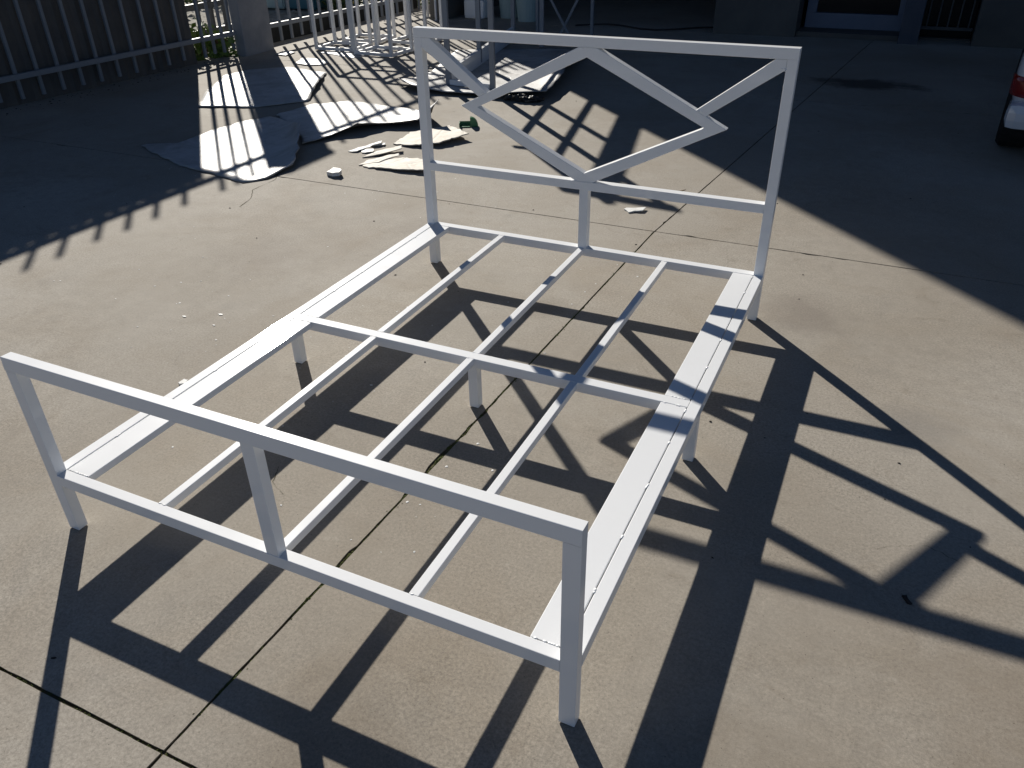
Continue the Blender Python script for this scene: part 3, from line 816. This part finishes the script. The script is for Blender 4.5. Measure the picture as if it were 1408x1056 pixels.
shrub('leafy_shrub', 'tall leafy shrub beyond the fence left of the white rods', (-4.95, 9.9, -.05), .45, .5, .9, 900, .09, 'leaf', 44)
shrub('leafy_shrub', 'low shrub far beyond the fence just left of the pillar', (-8.2, 9.3, -.05), .9, .6, .5, 900, .08, 'leaf_dark', 45)
shrub('leafy_shrub', 'low shrub far beyond the fence just right of the pillar', (-7.6, 10.2, -.05), .7, .6, .7, 900, .09, 'leaf', 46)
scatter('stones', 'ground', 500, ((-10, -4.8), (5.5, 12)), .01, .07, 47, .5, 'loose stones on the ground beyond the fence').location.z = -.05
scatter('grit_strip', 'speck', 260, ((-4.5, -4.25), (1, 5.3)), .003, .012, 48, .5, 'dark grit along the foot of the fence')
for k, (x, y, lb) in enumerate(((-3.95, 8.62, 'left of the three white rods leaning at the bay corner'), (-3.86, 8.40, 'middle of the three white rods leaning at the bay corner'), (-3.72, 8.42, 'right of the three white rods leaning at the bay corner'))):
    tag(tube('white_rod', (x, y, 0), (x - .03, y + .06, 1.9), .022, .022, 'white_dull', None, up=(0, 1, 0)), lb, 'rod')

# ------------------------------------------------------------------ parked car at the right edge
def car(loc, rz):
    t = thing('parked_car', 'white parked car at the right edge, its red tail lamp showing', 'car', loc, rz)
    # rear at y=0, front at y=3.7, centre x=0.  stations: y, half width, z bottom, z waist, z top, half width top
    st = [(.00, .62, .34, .62, .72, .54), (.02, .78, .26, .72, .88, .70), (.12, .81, .22, .76, .94, .72), (.40, .80, .20, .80, 1.02, .66), (.75, .81, .18, .82, 1.30, .57), (1.15, .815, .18, .82, 1.39, .56), (1.8, .815, .18, .81, 1.40, .56), (2.3, .81, .18, .80, 1.30, .56), (2.75, .80, .18, .79, .90, .66), (3.3, .77, .2, .70, .79, .62), (3.6, .70, .24, .60, .68, .55), (3.7, .55, .32, .52, .58, .42)]
    bm = bmesh.new(); R = []
    for y, w, zb, zw, zt, wt in st:
        half = [(0, zb), (w * .80, zb), (w * .97, zb + .07), (w, zb + (zw - zb) * .45), (w * .985, zb + (zw - zb) * .8), (w * .95, zw), (wt + (w * .95 - wt) * .35, zw + (zt - zw) * .62), (wt * .93, zt - .02 * (zt - zw)), (wt * .5, zt), (0, zt + .005)]
        pts = [(x, z) for x, z in half] + [(-x, z) for x, z in half[-2:0:-1]]
        R.append([bm.verts.new((x, y, z)) for x, z in pts])
    n = len(R[0])
    for A, B in zip(R, R[1:]):
        for k in range(n): bm.faces.new((A[k], A[(k + 1) % n], B[(k + 1) % n], B[k]))
    bm.faces.new(R[0]); bm.faces.new(R[-1][::-1])
    bmesh.ops.recalc_face_normals(bm, faces=bm.faces[:])
    bd = obj('body', bm, 'carpaint', t, smooth=True)
    md = bd.modifiers.new('s', 'SUBSURF'); md.levels = 2; md.render_levels = 2
    def patch(name, pts, m, th=.012):
        b2 = bmesh.new(); c = sum((Vector(p) for p in pts), Vector()) / len(pts)
        nrm = (Vector(pts[1]) - Vector(pts[0])).cross(Vector(pts[2]) - Vector(pts[0])).normalized()
        if nrm.dot(c - Vector((0, 1.8, .7))) < 0: nrm = -nrm
        A = [b2.verts.new(Vector(p) + nrm * th) for p in pts]; B = [b2.verts.new(Vector(p) - nrm * .03) for p in pts]
        b2.faces.new(A); b2.faces.new(B[::-1])
        for i in range(len(pts)): b2.faces.new((A[i], B[i], B[(i + 1) % len(pts)], A[(i + 1) % len(pts)]))
        bmesh.ops.recalc_face_normals(b2, faces=b2.faces[:])
        return obj(name, b2, m, t)
    for s in (-1, 1):
        patch('side_window', [(s * .765, .72, .85), (s * .765, 2.35, .85), (s * .60, 1.95, 1.30), (s * .60, .95, 1.28)], 'glass')
        # tail lamp wrapped round the corner
        b2 = bmesh.new(); N = 8; rows = []
        for z in (.395, .425, .465, .495):
            row = []
            for k in range(N + 1):
                a = math.pi / 2 * k / N
                row.append(b2.verts.new((s * (.58 + .205 * math.sin(a) - .0), .155 - .16 * math.cos(a) - .004 * (1 if .4 < z < .54 else 0), z)))
            rows.append(row)
        for A, B in zip(rows, rows[1:]):
            for k in range(N): b2.faces.new((A[k], A[k + 1], B[k + 1], B[k]))
        lamp = obj('tail_lamp', b2, 'redlens', t, smooth=True)
        so = lamp.modifiers.new('s', 'SOLIDIFY'); so.thickness = .05; so.offset = 0
        patch('headlamp', [(s * .42, 3.66, .50), (s * .62, 3.58, .52), (s * .60, 3.52, .64), (s * .42, 3.60, .64)], 'smoke')
        for yy in (.62, 3.0):
            b2 = bmesh.new(); n = 28; rings = []
            for rr, x in ((.17, .80), (.20, .812), (.262, .812), (.285, .79), (.285, .66), (.26, .64)):
                rings.append([b2.verts.new((s * x, yy + rr * math.cos(2 * math.pi * k / n), .285 + rr * math.sin(2 * math.pi * k / n))) for k in range(n)])
            for A, B in zip(rings, rings[1:]):
                for k in range(n): b2.faces.new((A[k], A[(k + 1) % n], B[(k + 1) % n], B[k]))
            b2.faces.new(rings[-1]); bmesh.ops.recalc_face_normals(b2, faces=b2.faces[:])
            wh = obj('wheel', b2, 'tyre', t)
            b2 = bmesh.new(); bmesh.ops.create_cone(b2, cap_ends=True, segments=24, radius1=.172, radius2=.15, depth=.02, matrix=Matrix.Translation((s * .803, yy, .285)) @ Matrix.Rotation(s * math.pi / 2, 4, 'Y'))
            obj('rim', b2, 'rim', wh)
    patch('rear_window', [(-.50, .42, 1.04), (.50, .42, 1.04), (.46, .72, 1.27), (-.46, .72, 1.27)], 'glass')
    patch('windscreen', [(-.58, 2.70, .95), (.58, 2.70, .95), (.50, 2.32, 1.29), (-.50, 2.32, 1.29)], 'glass')
    box('bumper', (-.79, -.05, .235), (.79, .30, .375), 'carpaint', t, .05)
    box('number_plate', (-.24, -.006, .52), (.24, .004, .61), 'fleck', t)
    return t
car((3.025, 4.10, 0), math.radians(-7))
